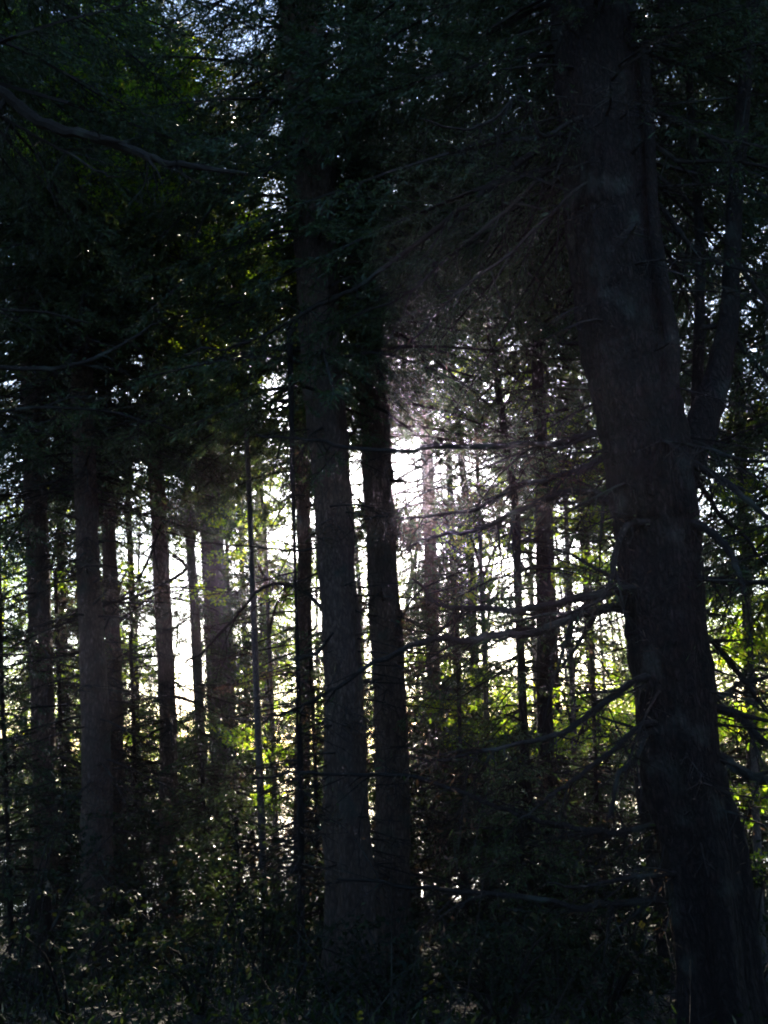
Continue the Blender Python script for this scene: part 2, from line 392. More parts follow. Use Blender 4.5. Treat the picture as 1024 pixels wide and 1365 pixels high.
def branch(parent, origin, pts, w0, w1, Y0, Y1, twigs=1.0, foliage=0.0, name='branch', wob=1.0, ym=None, hang=0.5, label=None, dead=0.0):
    """a limb traced through photograph points, leaving its trunk at distance Y0 and ending at Y1; side twigs; tufts if live"""
    k = len(pts); tt = np.linspace(0, 1, k)
    P = np.array([[*at(px, py, Y0 + (Y1 - Y0) * t), 0] for (px, py), t in zip(pts, tt)])
    P = spline(P[:, :3], max(14, k * 7)); n = len(P)
    seg = np.linalg.norm(np.diff(P, axis=0), axis=1).sum()
    P[1:] += np.cumsum(rng.normal(0, 0.012 * wob * seg / 2, (n - 1, 3)) * (rng.random((n - 1, 1)) < .55), axis=0) * np.linspace(0.2, 1, n - 1)[:, None]
    t = np.linspace(0, 1, n)
    wp = w0 * (1 - t) ** 0.8 + w1 * t ** 0.9
    R = 0.5 * wp * np.array([mpp(p) for p in P])
    q = Q(); tube(q, P, R, 8, 0.09)
    SEG = [(P, R)]
    for _ in range(int(seg * 2.2 * min(1, twigs)) + 1):      # forks
        i0 = rng.integers(int(n * .15), int(n * .9)); T0 = unit(P[min(i0 + 1, n - 1)] - P[i0 - 1]); L2 = rng.uniform(.25, .95) * (1.2 - i0 / n)
        d2 = unit(T0 * rng.uniform(.5, 1.1) + rng.normal(0, .45, 3) + np.array([0, 0, -.25]))
        u2 = np.linspace(0, 1, 10)[:, None]
        P2 = P[i0] + d2 * L2 * u2 + np.array([0, 0, -1]) * L2 * rng.uniform(-.15, .4) * u2 ** 2 + np.cumsum(rng.normal(0, .012 * L2, (10, 3)), 0) * u2
        R2 = np.maximum(R[i0] * .6 * (1 - u2[:, 0] * .85), .0015); tube(q, P2, R2, 6, .08); SEG.append((P2, R2))
    nt_ = int(seg * 16 * twigs)
    if nt_:
        ends = np.concatenate([[0], np.cumsum([len(p) for p, _ in SEG])]); AP = np.concatenate([p for p, _ in SEG]); R = np.concatenate([r for _, r in SEG])
        i = rng.integers(0, len(AP) - 1, nt_); i = np.where(np.isin(i + 1, ends), i - 1, i); f = rng.random((nt_, 1))
        A = AP[i] * (1 - f) + AP[i + 1] * f; T = unit(AP[i + 1] - AP[i])
        D = unit(T * rng.uniform(0.1, 1.0, (nt_, 1)) + rng.normal(0, 0.55, (nt_, 3)) + np.array([0, 0, -hang]) * rng.random((nt_, 1)))
        ln = rng.gamma(2.0, 0.11, nt_) + 0.05
        r0 = np.minimum(R[i] * 0.5, 0.006)
        M = A + D * (ln * 0.5)[:, None]; D2 = unit(D + rng.normal(0, 0.3, (nt_, 3)) + np.array([0, 0, -0.2 * hang])); E = M + D2 * (ln * 0.5)[:, None]
        sticks(q, A, M, r0, r0 * 0.7); sticks(q, M, E, r0 * 0.7, 0.0012)
        k2 = np.repeat(np.arange(nt_), 3); u = rng.random((len(k2), 1)); A2 = M[k2] * (1 - u) + E[k2] * u
        D3 = unit(D2[k2] + rng.normal(0, 0.7, (len(k2), 3))); sticks(q, A2, A2 + D3 * (ln[k2] * rng.uniform(0.15, 0.5, len(k2)))[:, None], 0.0018, 0.0008)
        for share, mi in ((foliage, 1), (dead, 2)):
            if share > 0:
                m = int(nt_ * 14 * share); kk = rng.integers(0, nt_, m); u = rng.random((m, 1))
                PP = A[kk] * (1 - u) + E[kk] * u + rng.normal(0, 0.02, (m, 3)); ok = keep(PP, 0.6); PP, kk = PP[ok], kk[ok]
                leaves(q, PP, unit(D[kk] + rng.normal(0, 0.6, (len(kk), 3))), 0.055 * rng.uniform(0.6, 1.4, len(kk)), 0.011 * rng.uniform(0.6, 1.5, len(kk)), mi)
    o = q.build(name, [TWIG, NEEDLE, DEAD], parent, False, origin)
    if label: o['label'] = label
    return o

def tree(name, label, cat, pts, Y, height, bark=BARK, sides=16, crowns=(), group=None, rough=0.04, leafy=None, lower=0, lowL=1.7):
    tk = Trunk(pts, Y, height)
    root = thing(name, label, cat, tk.base, group)
    q = Q(); tk.mesh(q, sides, rough); q.build('trunk', [bark], root, True, tk.base)
    if crowns or leafy or lower:
        q = Q()
        for kw in crowns: spruce_crown(q, tk.axis, **kw)
        if lower:      # bare dead snags on the shaded lower trunk
            spruce_crown(q, tk.axis, 0.8, (crowns[0]['h0'] if crowns else height * .5), lowL, lowL * 0.8, lower, face=(0.05, 0.009), dens=0.2, droop=0.3, mN=2, soft=0.55)
        if leafy:
            leaf_crown(q, axis=tk.axis, **leafy)
        q.build('crown', [TWIG, NEEDLE if not leafy else LEAF, DEAD], root, False, tk.base)
    return tk, root

G_MID = 'spruces in the middle of the wood'
G_FAR = 'slim trunks standing against the bright gap'

# --- the thick spruce on the right, with its fork and its traced limbs
YA = 6.4
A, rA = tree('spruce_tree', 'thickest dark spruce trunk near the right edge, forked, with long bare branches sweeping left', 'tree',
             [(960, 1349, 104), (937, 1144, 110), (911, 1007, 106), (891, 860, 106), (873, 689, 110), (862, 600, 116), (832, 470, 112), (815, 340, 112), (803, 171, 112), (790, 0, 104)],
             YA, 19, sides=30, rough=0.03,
             crowns=[dict(h0=5.7, h1=10.5, L0=2.7, L1=2.2, nb=130, face=(0.05, 0.010), droop=0.45, soft=0.8, dens=1.0, az=(1.57, 1.1)), dict(h0=6.5, h1=10, L0=1.5, L1=1.6, nb=80, face=(0.045, 0.009), droop=0.5, soft=.3),
             dict(h0=1.2, h1=7, L0=0.8, L1=1.3, nb=85, face=(0.04, 0.007), droop=0.35, soft=.3, dens=.06, mN=2)])
oA = A.base
def limb_tube(pts, Y, name, label=None):
    P = np.array([[*at(px, py, Y), 0.5 * w * mpp(at(px, py, Y))] for px, py, w in pts]); P = spline(P, 40)
    q = Q(); tube(q, P[:, :3], P[:, 3], 14, 0.04); o = q.build(name, [BARK], rA, True, oA)
    if label: o['label'] = label
limb_tube([(880, 760, 20), (900, 660, 44), (932, 575, 46), (957, 500, 34), (972, 420, 26), (976, 340, 22), (985, 200, 20), (1000, 40, 16), (1010, -80, 12)], YA + 0.05, 'limb', 'second stem forking off to the right')
limb_tube([(868, 660, 8), (886, 570, 26), (896, 470, 21), (884, 380, 17), (872, 290, 15), (866, 180, 14), (858, 60, 12)], YA - 0.25, 'limb')
limb_tube([(900, 680, 8), (926, 590, 18), (930, 500, 15), (933, 420, 14), (932, 300, 13), (925, 190, 11), (915, 60, 9)], YA + 0.35, 'limb')
BR = [  # traced limbs: points, width at the trunk and at the tip, depth at trunk and at tip, twigs, live, dry
    ([(760, 170), (700, 215), (640, 262), (520, 352), (430, 408), (340, 458), (270, 482)], 9, 2.5, 6.3, 7.2, 1.0, .5, 0),
    ([(760, 200), (700, 262), (620, 322), (545, 385), (470, 420)], 6, 2, 6.3, 7.0, 1.0, .4, 0),
    ([(770, 250), (690, 330), (620, 385), (560, 440), (520, 470)], 5, 1.5, 6.2, 6.0, 1.0, .3, .1),
    ([(765, 160), (720, 180), (690, 130), (640, 170), (560, 150)], 7, 2, 6.3, 5.6, 1.0, .5, 0),
    ([(750, 190), (735, 240), (690, 340), (640, 400), (600, 440)], 5, 1.5, 6.4, 7.4, 1.0, .4, 0),
    ([(810, 572), (745, 586), (690, 588), (610, 589), (520, 586), (420, 576), (340, 560)], 10, 2.5, 6.3, 7.4, .8, .05, .1),
    ([(822, 672), (785, 656), (735, 660), (690, 678), (640, 700), (580, 712), (540, 730)], 10, 2.5, 6.3, 7.2, 1.2, .0, .5),
    ([(818, 600), (775, 622), (735, 632), (690, 645), (650, 666), (560, 681), (490, 680)], 9, 2.5, 6.3, 7.6, 1.2, .0, .6),
    ([(838, 785), (770, 790), (700, 801), (640, 797), (590, 790), (540, 752)], 12, 3, 6.3, 6.0, 1.0, .05, .2),
    ([(842, 800), (790, 815), (740, 832), (680, 846), (600, 853), (545, 850), (470, 890), (400, 932), (340, 958)], 12, 2.5, 6.3, 7.0, 1.0, .1, .1),
    ([(846, 905), (794, 939), (742, 970), (674, 987), (600, 1004), (540, 1000)], 10, 2, 6.3, 5.8, 1.0, .05, .3),
    ([(856, 966), (821, 997), (766, 1035), (725, 1058), (690, 1085)], 8, 2.5, 6.3, 5.7, .8, 0, .1),
    ([(862, 978), (845, 1014), (821, 1035), (812, 1083), (800, 1100)], 9, 3, 6.3, 6.0, .6, 0, .1),
    ([(872, 1100), (821, 1110), (763, 1107), (674, 1093), (560, 1052), (430, 1045), (330, 1048)], 9, 2.5, 6.3, 7.2, 1.0, .05, .1),
    ([(896, 1202), (810, 1206), (777, 1212), (674, 1195), (560, 1185), (440, 1176)], 11, 3, 6.3, 6.6, 1.0, .05, .1),
    ([(880, 1165), (820, 1168), (770, 1176), (720, 1170)], 6, 2, 6.3, 5.9, .8, 0, .1),
    ([(925, 620), (965, 640), (1000, 668), (1040, 700)], 10, 5, 6.4, 6.0, .8, .3, 0),
    ([(928, 640), (960, 680), (1000, 715), (1040, 760)], 7, 3, 6.5, 6.8, .8, .3, 0),
    ([(925, 590), (965, 608), (1010, 618), (1050, 612)], 6, 3, 6.4, 6.2, .8, .4, 0),
    ([(930, 700), (965, 730), (985, 765), (1000, 800)], 12, 4, 6.3, 5.8, 1, .4, .1),
    ([(940, 770), (980, 775), (1040, 770)], 9, 5, 6.3, 5.9, 1, .6, .1),
    ([(943, 850), (975, 880), (1010, 925), (1040, 960)], 8, 4, 6.5, 7, .8, .3, .1),
    ([(955, 945), (985, 955), (1010, 980), (1040, 1005)], 13, 8, 6.4, 6.2, .6, .1, .1),
    ([(962, 1010), (990, 1030), (1040, 1048)], 14, 9, 6.4, 6.1, .6, .1, .1),
    ([(960, 930), (990, 915), (1040, 910)], 7, 5, 6.6, 7.2, .6, .3, .1),
    ([(865, 190), (910, 215), (970, 218), (1040, 230)], 7, 3, 6.4, 6.0, 1, .6, 0),
    ([(868, 150), (920, 175), (975, 195), (1040, 205)], 6, 3, 6.3, 5.8, 1, .6, 0),
    ([(875, 270), (910, 310), (950, 335), (1040, 360)], 7, 3, 6.4, 6.3, 1, .5, 0),
    ([(980, 350), (1005, 380), (1040, 430)], 7, 4, 6.5, 6.3, 1, .4, 0),
    ([(968, 440), (1000, 480), (1040, 525)], 7, 4, 6.5, 6.5, 1, .4, 0),
    ([(835, 700), (818, 740), (812, 775), (790, 800), (740, 815)], 9, 3, 6.2, 5.8, 1, .1, .2),
]
for pts, w0, w1, y0, y1, tw, fo, de in BR:
    ex = 30 if pts[-1][0] < pts[0][0] else -34          # start inside the trunk
    pts = [(pts[0][0] + ex, pts[0][1] - 4)] + pts
    branch(rA, oA, pts, w0 * 1.15, w1, y0, y1, tw * 1.9, fo * .6, dead=de, hang=.8)

# --- the two middle trunks before the sun
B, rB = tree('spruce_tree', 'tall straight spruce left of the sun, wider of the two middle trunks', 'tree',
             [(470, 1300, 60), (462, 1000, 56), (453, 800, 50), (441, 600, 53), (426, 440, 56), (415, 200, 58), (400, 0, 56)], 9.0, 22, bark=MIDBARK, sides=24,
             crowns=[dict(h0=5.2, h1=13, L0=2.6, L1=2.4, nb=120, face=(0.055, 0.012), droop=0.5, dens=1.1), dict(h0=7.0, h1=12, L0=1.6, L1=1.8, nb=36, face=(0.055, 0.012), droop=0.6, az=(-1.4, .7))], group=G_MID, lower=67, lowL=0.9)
branch(rB, B.base, [(405, 120), (370, 130), (335, 180), (310, 222), (285, 262), (262, 300)], 7, 2, 8.8, 8.2, 1, .3)
branch(rB, B.base, [(430, 570), (410, 585), (398, 620), (385, 650)], 4, 1.5, 8.8, 8.6, 2, 0, dead=.5)
branch(rB, B.base, [(440, 675), (470, 672), (500, 676)], 3, 1.2, 8.8, 8.6, 2, 0, dead=.5)
branch(rB, B.base, [(450, 720), (400, 735), (340, 730), (250, 718)], 4, 1.5, 8.9, 9.6, 1, .1, dead=.2)
branch(rB, B.base, [(470, 860), (420, 800), (385, 780), (343, 783), (306, 823), (255, 872), (228, 884)], 5, 2.5, 8.9, 9.6, 1, .1)
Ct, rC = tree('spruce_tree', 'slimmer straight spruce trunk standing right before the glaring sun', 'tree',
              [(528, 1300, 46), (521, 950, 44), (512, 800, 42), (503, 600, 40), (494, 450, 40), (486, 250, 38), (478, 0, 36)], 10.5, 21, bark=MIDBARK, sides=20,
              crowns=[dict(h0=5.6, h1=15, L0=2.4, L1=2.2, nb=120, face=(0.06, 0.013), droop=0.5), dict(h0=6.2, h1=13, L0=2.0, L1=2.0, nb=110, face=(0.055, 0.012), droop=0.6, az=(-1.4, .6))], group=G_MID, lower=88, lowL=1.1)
branch(rC, Ct.base, [(520, 640), (560, 640), (600, 600), (640, 585)], 4, 1.2, 10.3, 10, 2, 0, dead=1.2)
branch(rC, Ct.base, [(525, 690), (560, 660), (590, 650), (620, 655)], 3.5, 1.2, 10.3, 9.8, 2, 0, dead=1.0)
branch(rC, Ct.base, [(530, 830), (560, 790), (600, 770), (640, 760)], 3.5, 1.2, 10.4, 11, 1.5, .1, dead=.5)

# --- a spruce outside the frame whose limbs hang into the upper left
Lt, rL = tree('spruce_tree', 'spruce just outside the left edge whose heavy bare bough arches across the upper left', 'tree',
              [(-60, 900, 70), (-75, 300, 62)], 7.0, 19, crowns=[dict(h0=7.2, h1=11, L0=2.6, L1=2.2, nb=120, face=(0.05, 0.011), droop=0.4, dens=1.1)])
branch(rL, Lt.base, [(-75, 75), (0, 128), (60, 176), (150, 212), (200, 238), (292, 260)], 19, 5, 7.0, 6.2, .5, .05)
branch(rL, Lt.base, [(-70, 120), (20, 165), (95, 204), (130, 226), (160, 235)], 5, 1.5, 7.0, 6.4, .8, .1)
branch(rL, Lt.base, [(-66, 480), (0, 490), (90, 488), (150, 465), (215, 425)], 8, 2, 7.0, 7.6, 1, .6)
branch(rL, Lt.base, [(-66, 405), (0, 411), (60, 414), (120, 428)], 5, 2, 7.0, 7.4, 1, .5)
branch(rL, Lt.base, [(-64, 560), (60, 545), (180, 560), (260, 590)], 5, 1.5, 7.0, 8.0, 1, .8)

# --- and one outside the right edge
Rt, rR = tree('spruce_tree', 'spruce outside the right edge whose live dark boughs close the upper right corner', 'tree',
              [(1180, 900, 60), (1160, 300, 52)], 8.0, 19, crowns=[dict(h0=3.0, h1=12, L0=2.9, L1=2.5, nb=260, face=(0.05, 0.011), droop=0.4, dens=1.1)])

# --- trunks on the left and behind the middle
def cr(h0, h1, L0, nb, f=0.08, dens=1.0, **k):
    d = dict(h0=h0, h1=h1, L0=L0, L1=L0 * 0.75, nb=nb, face=(f, f * 0.24), droop=0.45, dens=dens); d.update(k); return d
T = {}
def mid(key, label, pts, Y, H, crowns, **k):
    T[key] = tree('spruce_tree', label, 'tree', pts, Y, H, crowns=crowns, **k)
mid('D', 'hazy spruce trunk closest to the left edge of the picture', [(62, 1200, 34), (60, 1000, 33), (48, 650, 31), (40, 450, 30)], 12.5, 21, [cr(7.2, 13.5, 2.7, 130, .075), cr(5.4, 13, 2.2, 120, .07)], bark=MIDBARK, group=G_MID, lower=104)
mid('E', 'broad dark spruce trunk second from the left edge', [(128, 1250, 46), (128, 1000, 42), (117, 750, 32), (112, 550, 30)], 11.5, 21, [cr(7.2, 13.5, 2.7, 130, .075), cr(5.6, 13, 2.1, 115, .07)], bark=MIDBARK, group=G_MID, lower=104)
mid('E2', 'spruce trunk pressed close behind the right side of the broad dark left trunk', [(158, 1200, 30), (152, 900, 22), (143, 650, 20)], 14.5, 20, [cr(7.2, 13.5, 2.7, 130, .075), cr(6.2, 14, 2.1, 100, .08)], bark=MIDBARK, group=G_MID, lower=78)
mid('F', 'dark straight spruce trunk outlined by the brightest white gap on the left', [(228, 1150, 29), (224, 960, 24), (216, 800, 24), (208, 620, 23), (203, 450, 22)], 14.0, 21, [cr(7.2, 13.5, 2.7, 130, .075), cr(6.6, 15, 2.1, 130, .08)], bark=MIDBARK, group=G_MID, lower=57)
branch(T['F'][1], T['F'][0].base, [(232, 740), (248, 758), (199, 787), (150, 800), (100, 820), (60, 830)], 5, 3, 13.8, 12.6, 1, .3)
branch(T['F'][1], T['F'][0].base, [(215, 700), (190, 760), (160, 800), (120, 870)], 4, 1.5, 13.9, 13.2, 1, .3)
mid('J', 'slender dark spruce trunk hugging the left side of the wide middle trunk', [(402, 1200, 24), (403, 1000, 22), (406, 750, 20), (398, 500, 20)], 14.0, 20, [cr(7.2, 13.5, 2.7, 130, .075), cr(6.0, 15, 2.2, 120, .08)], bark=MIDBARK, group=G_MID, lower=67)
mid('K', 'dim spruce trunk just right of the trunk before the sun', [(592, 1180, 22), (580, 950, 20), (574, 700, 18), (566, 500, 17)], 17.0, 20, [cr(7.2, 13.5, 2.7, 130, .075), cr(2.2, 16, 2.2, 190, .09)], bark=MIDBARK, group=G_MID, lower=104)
mid('N', 'dark knotty trunk halfway between the sun and the thick right tree', [(738, 1250, 26), (726, 950, 23), (724, 750, 22), (722, 620, 20), (714, 450, 16), (704, 200, 12)], 12.0, 17, [cr(7.2, 13.5, 2.7, 130, .075), cr(6.4, 13, 1.8, 110, .07)], group=G_MID, lower=78)

def slim(key, label, pts, Y, H, crowns, bark=GREYBARK, **k):
    T[key] = tree('slim_tree', label, 'tree', pts, Y, H, bark=bark, sides=10, crowns=crowns, group=G_FAR, **k)
slim('G', 'thin grey trunk in the white gap, right beside the dark straight left trunk', [(268, 980, 14), (262, 850, 15), (252, 700, 13), (246, 560, 12)], 19, 19, [cr(2.2, 16, 1.8, 152, .10)], lower=26)
slim('H', 'pale grey broad twin trunk at the right side of the white gap', [(299, 1050, 30), (293, 900, 30), (288, 780, 28), (280, 640, 26)], 20, 20, [cr(2.2, 17, 2.0, 190, .10)], lower=26)
slim('H2', 'thin grey trunk touching the left flank of the pale broad trunk in the gap', [(288, 1040, 13), (279, 850, 13), (272, 680, 12)], 21, 18, [cr(2.2, 16, 1.8, 133, .10)], lower=20)
slim('I', 'faint thin trunk in the bright leaves left of the middle trunks', [(366, 1180, 14), (354, 900, 12), (346, 650, 11)], 22, 19, [cr(2.2, 17, 1.9, 152, .11)], lower=78)
slim('I2', 'faintest spindly trunk between the pale broad trunk and the middle trunks', [(338, 1180, 9), (328, 900, 8), (320, 680, 7)], 26, 18, [cr(2.2, 17, 1.8, 114, .12)], lower=52)
slim('L', 'thin leaning trunk under the lit twigs right of the sun', [(648, 1180, 14), (632, 900, 12), (626, 720, 11), (610, 560, 9)], 18, 17, [cr(8, 14, 2.5, 110, .08), cr(2.2, 15, 1.9, 152, .09)], bark=BARK, lower=93)
slim('M', 'thin wavy dark trunk right of the sun, leaning left as it rises', [(712, 1200, 16), (700, 1000, 13), (692, 820, 12), (688, 680, 11), (672, 580, 11), (660, 490, 9), (640, 380, 7)], 11.0, 12, [cr(2.2, 10, 1.4, 114, .06)], bark=BARK, lower=52)
slim('M2', 'thin upright trunk close behind the dark knotty trunk', [(752, 1250, 14), (742, 950, 12), (736, 780, 11), (728, 560, 9)], 15.0, 15, [cr(8, 14, 2.5, 110, .08), cr(2.2, 13, 1.6, 133, .08)], bark=BARK, lower=52)
slim('P', 'dim slim trunk low behind the foot of the trunk before the sun', [(622, 1200, 16), (612, 950, 13), (606, 800, 12)], 23, 18, [cr(2.2, 16, 2.0, 133, .11)], bark=BARK, lower=78)
slim('R', 'slim trunk half hidden behind the right side of the thick right tree', [(1000, 950, 18), (992, 700, 15), (985, 500, 14)], 12.0, 17, [cr(8, 14, 2.5, 110, .08), cr(2.5, 13, 2.0, 150, .07)], bark=BARK, lower=78)
slim('U', 'thin trunk glimpsed between the two leftmost trunks', [(92, 1150, 14), (86, 900, 13), (80, 700, 12)], 18.0, 19, [cr(2.2, 16, 2.1, 228, .09)], bark=BARK, lower=52)
slim('V', 'thin trunk in the leaves left of the dark straight left trunk', [(186, 1100, 12), (180, 900, 10), (172, 700, 9)], 20.0, 18, [cr(2.2, 16, 2.0, 171, .10)], bark=BARK, lower=52)
slim('X', 'slim trunk in the bright leaves close to the left side of the thick right tree', [(800, 1100, 13), (786, 850, 11), (775, 650, 10)], 17, 17, [cr(8, 14, 2.5, 110, .08), cr(2.2, 14, 1.9, 152, .09)], bark=BARK, lower=52)
tree('sapling', 'bare black sapling pole rising from the bottom edge left of centre', 'sapling', [(402, 1365, 11), (402, 1200, 10.5), (401, 1050, 9), (397, 900, 7), (394, 780, 4)], 7.6, 5.2, sides=10, lower=46, lowL=0.5)

# --- the broad-leaved trees whose dull green leaves fill the upper left and the glowing leaves on the right
def broadleaf(label, px, py, Y, H, w, spots, n, size, soft=0.8, cat='tree', name='broadleaf_tree', group=None):
    tk = Trunk([(px, py, w), (px - 12, py - 320, w * .75)], Y, H)
    root = thing(name, label, cat, tk.base, group)
    q = Q(); tk.mesh(q, 10, 0.03); q.build('trunk', [GREYBARK], root, True, tk.base)
    q = Q(); cs, rs, ns = [], [], []
    for sx, sy, dy, rpx in spots:
        c = at(sx, sy, Y + dy); cs.append(c); rs.append(rpx * mpp(c)); ns.append(int(n))
        hz = max(0.5, min(H * .95, c[2] - tk.base[2] - 0.6)); a = tk.axis(hz)
        P = spline(np.array([a, (a + c) / 2 + np.array([0, 0, 0.25]), c]), 8)
        tube(q, P, np.linspace(0.022, 0.006, 8) * Y / 12, 6, 0.05)
    leaf_crown(q, cs, rs, ns, size, soft=soft)
    q.build('crown', [TWIG, LEAF, DEAD], root, False, tk.base)
broadleaf('beech with dull green leaves spread over the upper left', 122, 900, 12.3, 11, 14,
          [(130, 110, -2, 70), (210, 150, -2.3, 70), (70, 190, -2.3, 60), (180, 250, -2, 80), (250, 90, -2, 60), (100, 300, 0, 70), (230, 330, .5, 70), (40, 60, -1.5, 70), (160, 30, -2, 70)], 1900, 0.055)
broadleaf('beech with layered green leaves just left of the wide middle trunk', 345, 1000, 11.5, 8.5, 10,
          [(380, 350, -1, 55), (330, 380, 0, 60), (290, 420, 0, 60), (350, 300, 0, 50), (250, 470, .5, 60), (310, 500, .5, 50), (390, 410, -1, 40), (300, 330, .3, 50)], 1200, 0.055)
broadleaf('young maple with glowing yellow-green leaves right of the knotty trunk', 770, 1100, 14.0, 6.5, 9,
          [(775, 870, 0, 55), (815, 900, .5, 45), (740, 920, 0, 50), (800, 960, .4, 55), (770, 760, 0, 55), (800, 690, .5, 50), (750, 640, 0, 45), (830, 840, .6, 40), (760, 985, .3, 50), (830, 930, 0, 40), (800, 620, .3, 45), (740, 560, 0, 40)], 1800, 0.06, 0.6)
broadleaf('young maple with sunlit leaves between the sun and the knotty trunk', 655, 1120, 15.0, 8.0, 9,
          [(655, 900, 0, 50), (640, 980, 0, 55), (690, 940, .5, 50), (600, 940, 0, 45), (650, 780, .5, 50), (690, 720, 0, 45), (620, 720, .5, 40), (690, 540, .5, 50), (640, 480, 0, 55), (720, 500, 0, 50)], 900, 0.06, 0.6)
broadleaf('young maple with leaves lit green left of the slender dark trunk', 370, 1150, 17.0, 7.5, 8,
          [(350, 700, 0, 55), (320, 740, .4, 50), (380, 800, 0, 45), (350, 900, .5, 50), (330, 980, 0, 45), (380, 1000, 0, 45), (360, 1060, 0, 40), (300, 690, .5, 45), (340, 640, .4, 45)], 520, 0.065, 0.7)
broadleaf('young maple with leafy branches reaching over the left trunks', 165, 1150, 15.5, 7.0, 8,
          [(180, 760, 0, 45), (200, 900, .4, 45), (170, 860, 0, 50), (80, 780, 0, 50), (90, 900, 0, 50), (180, 980, .4, 50), (20, 860, 0, 60), (270, 790, 1, 40)], 520, 0.06, 0.6)
broadleaf('leafy young tree filling the space right of the thick right tree', 1010, 1150, 9.5, 6.0, 12,
          [(985, 650, 0, 55), (1010, 720, 0, 55), (1000, 860, 0, 60), (985, 960, 0, 50), (1020, 1060, 0, 60), (990, 800, .5, 60), (1000, 1160, 0, 60), (1010, 560, .5, 60)], 700, 0.05, 0.5)

broadleaf('taller young birch with loose bright leaves behind the knotty trunk', 722, 1140, 18.0, 10.0, 9,
          [(x, y, d, 48) for x, y, d in [(600, 700, 0), (640, 660, .5), (690, 640, 0), (735, 700, .5), (770, 640, 0), (700, 780, .6), (650, 830, 0), (760, 780, .4), (600, 800, .3), (720, 860, 0), (640, 560, .4), (700, 520, 0), (760, 560, .3), (590, 540, 0), (670, 740, .5), (800, 800, 0), (580, 880, 0)]], 1200, 0.062, 0.45)
broadleaf('taller young birch with loose bright leaves left of the middle trunks', 318, 1140, 21.0, 10.5, 8,
          [(x, y, d, 44) for x, y, d in [(340, 620, 0), (375, 680, .5), (310, 580, 0), (350, 780, .5), (385, 860, 0), (320, 860, .4), (370, 940, 0), (330, 690, .3), (390, 760, 0), (300, 660, .5), (190, 640, 0), (180, 800, .4), (230, 600, 0), (255, 690, .4)]], 800, 0.068, 0.5)

# --- young spruces of the understorey, green to the ground
def young(label, px, py, Y, H, L, nb):
    tk = Trunk([(px, py, 7), (px - 6, py - 160, 6)], Y, H)
    root = thing('young_spruce', label, 'tree', tk.base, 'young spruces of the understorey')
    q = Q(); tk.mesh(q, 8, .03); q.build('trunk', [BARK], root, True, tk.base)
    q = Q(); spruce_crown(q, tk.axis, .25, H * .97, L, .15, nb, face=(.06, .014), droop=.3, dens=.9, soft=.9); q.build('crown', [TWIG, NEEDLE], root, False, tk.base)
for a in [
    ('young spruce filling the dark space low between the two middle trunks and the knotty trunk', 620, 1150, 12.5, 4.4, 1.5, 120),
    ('young spruce low between the leftmost hazy trunk and the broad dark trunk', 88, 1150, 13.5, 5.0, 1.5, 120),
    ('young spruce low between the broad dark left trunk and the dark straight trunk', 185, 1150, 15.0, 4.6, 1.4, 110),
    ('young spruce at the foot of the white gap, right of the dark straight left trunk', 275, 1170, 13.0, 3.2, 1.3, 100),
    ('young spruce right behind the wide middle trunk, showing on its left side', 425, 1150, 12.5, 4.2, 1.4, 110),
    ('young spruce low between the knotty trunk and the thick right tree', 800, 1170, 12.0, 3.6, 1.4, 110),
    ('young spruce against the right edge behind the thick tree', 1000, 1000, 12.5, 6.5, 1.7, 150),
    ('young spruce against the left edge', 8, 1050, 12.0, 6.5, 1.6, 150),
    ('half-grown spruce seen through the gap between the two middle trunks', 478, 1150, 18.5, 9.0, 1.7, 190),
    ('half-grown spruce behind the thin leaning trunk right of the sun', 615, 1120, 21.0, 9.0, 1.9, 190),
    ('half-grown spruce showing between the thin wavy trunk and the knotty trunk', 705, 1120, 22.5, 10.0, 1.9, 190),
    ('half-grown spruce in the bright leaves between the pale broad trunk and the slender dark trunk', 352, 1120, 24.0, 10.5, 1.9, 190),
    ('half-grown spruce behind the left flank of the thick right tree', 800, 1120, 20.0, 9.5, 1.8, 190),
    ('young spruce low in front of the pale broad trunk', 320, 1230, 11.0, 2.4, 1.1, 90),
    ('young spruce low in front of the knotty trunk', 700, 1230, 9.5, 2.4, 1.1, 90),
]:
    young(*a)

# --- shrubs of the undergrowth
def shrub(label, px, py, Y, h, r, n, size, name='shrub', leaf=None):
    p = at(px, py, Y); x = p[0]; base = np.array([x, Y, float(zg(x, Y))])
    root = thing(name, label, 'shrub', base, 'shrubs of the undergrowth')
    q = Q(); k = 7; cs = []
    for i in range(k):
        a = rng.uniform(0, 6.28); e = base + np.array([math.cos(a) * r * rng.uniform(.2, .9), math.sin(a) * r * rng.uniform(.2, .9), h * rng.uniform(.35, .95)])
        P = spline(np.array([base - [0, 0, .05], (base * .5 + e * .5) + np.array([0, 0, .15 * h]), e]), 8)
        tube(q, P, np.linspace(0.014, 0.004, 8), 6, 0.05); cs.append(e)
    q.build('stem', [TWIG], root, True, base)
    q = Q(); cs += [c * .5 + base * .5 + np.array([0, 0, .1 * h]) for c in cs]
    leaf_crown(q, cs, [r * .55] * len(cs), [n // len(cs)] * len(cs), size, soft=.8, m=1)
    q.build('foliage', [TWIG, leaf or SHADE], root, False, base)
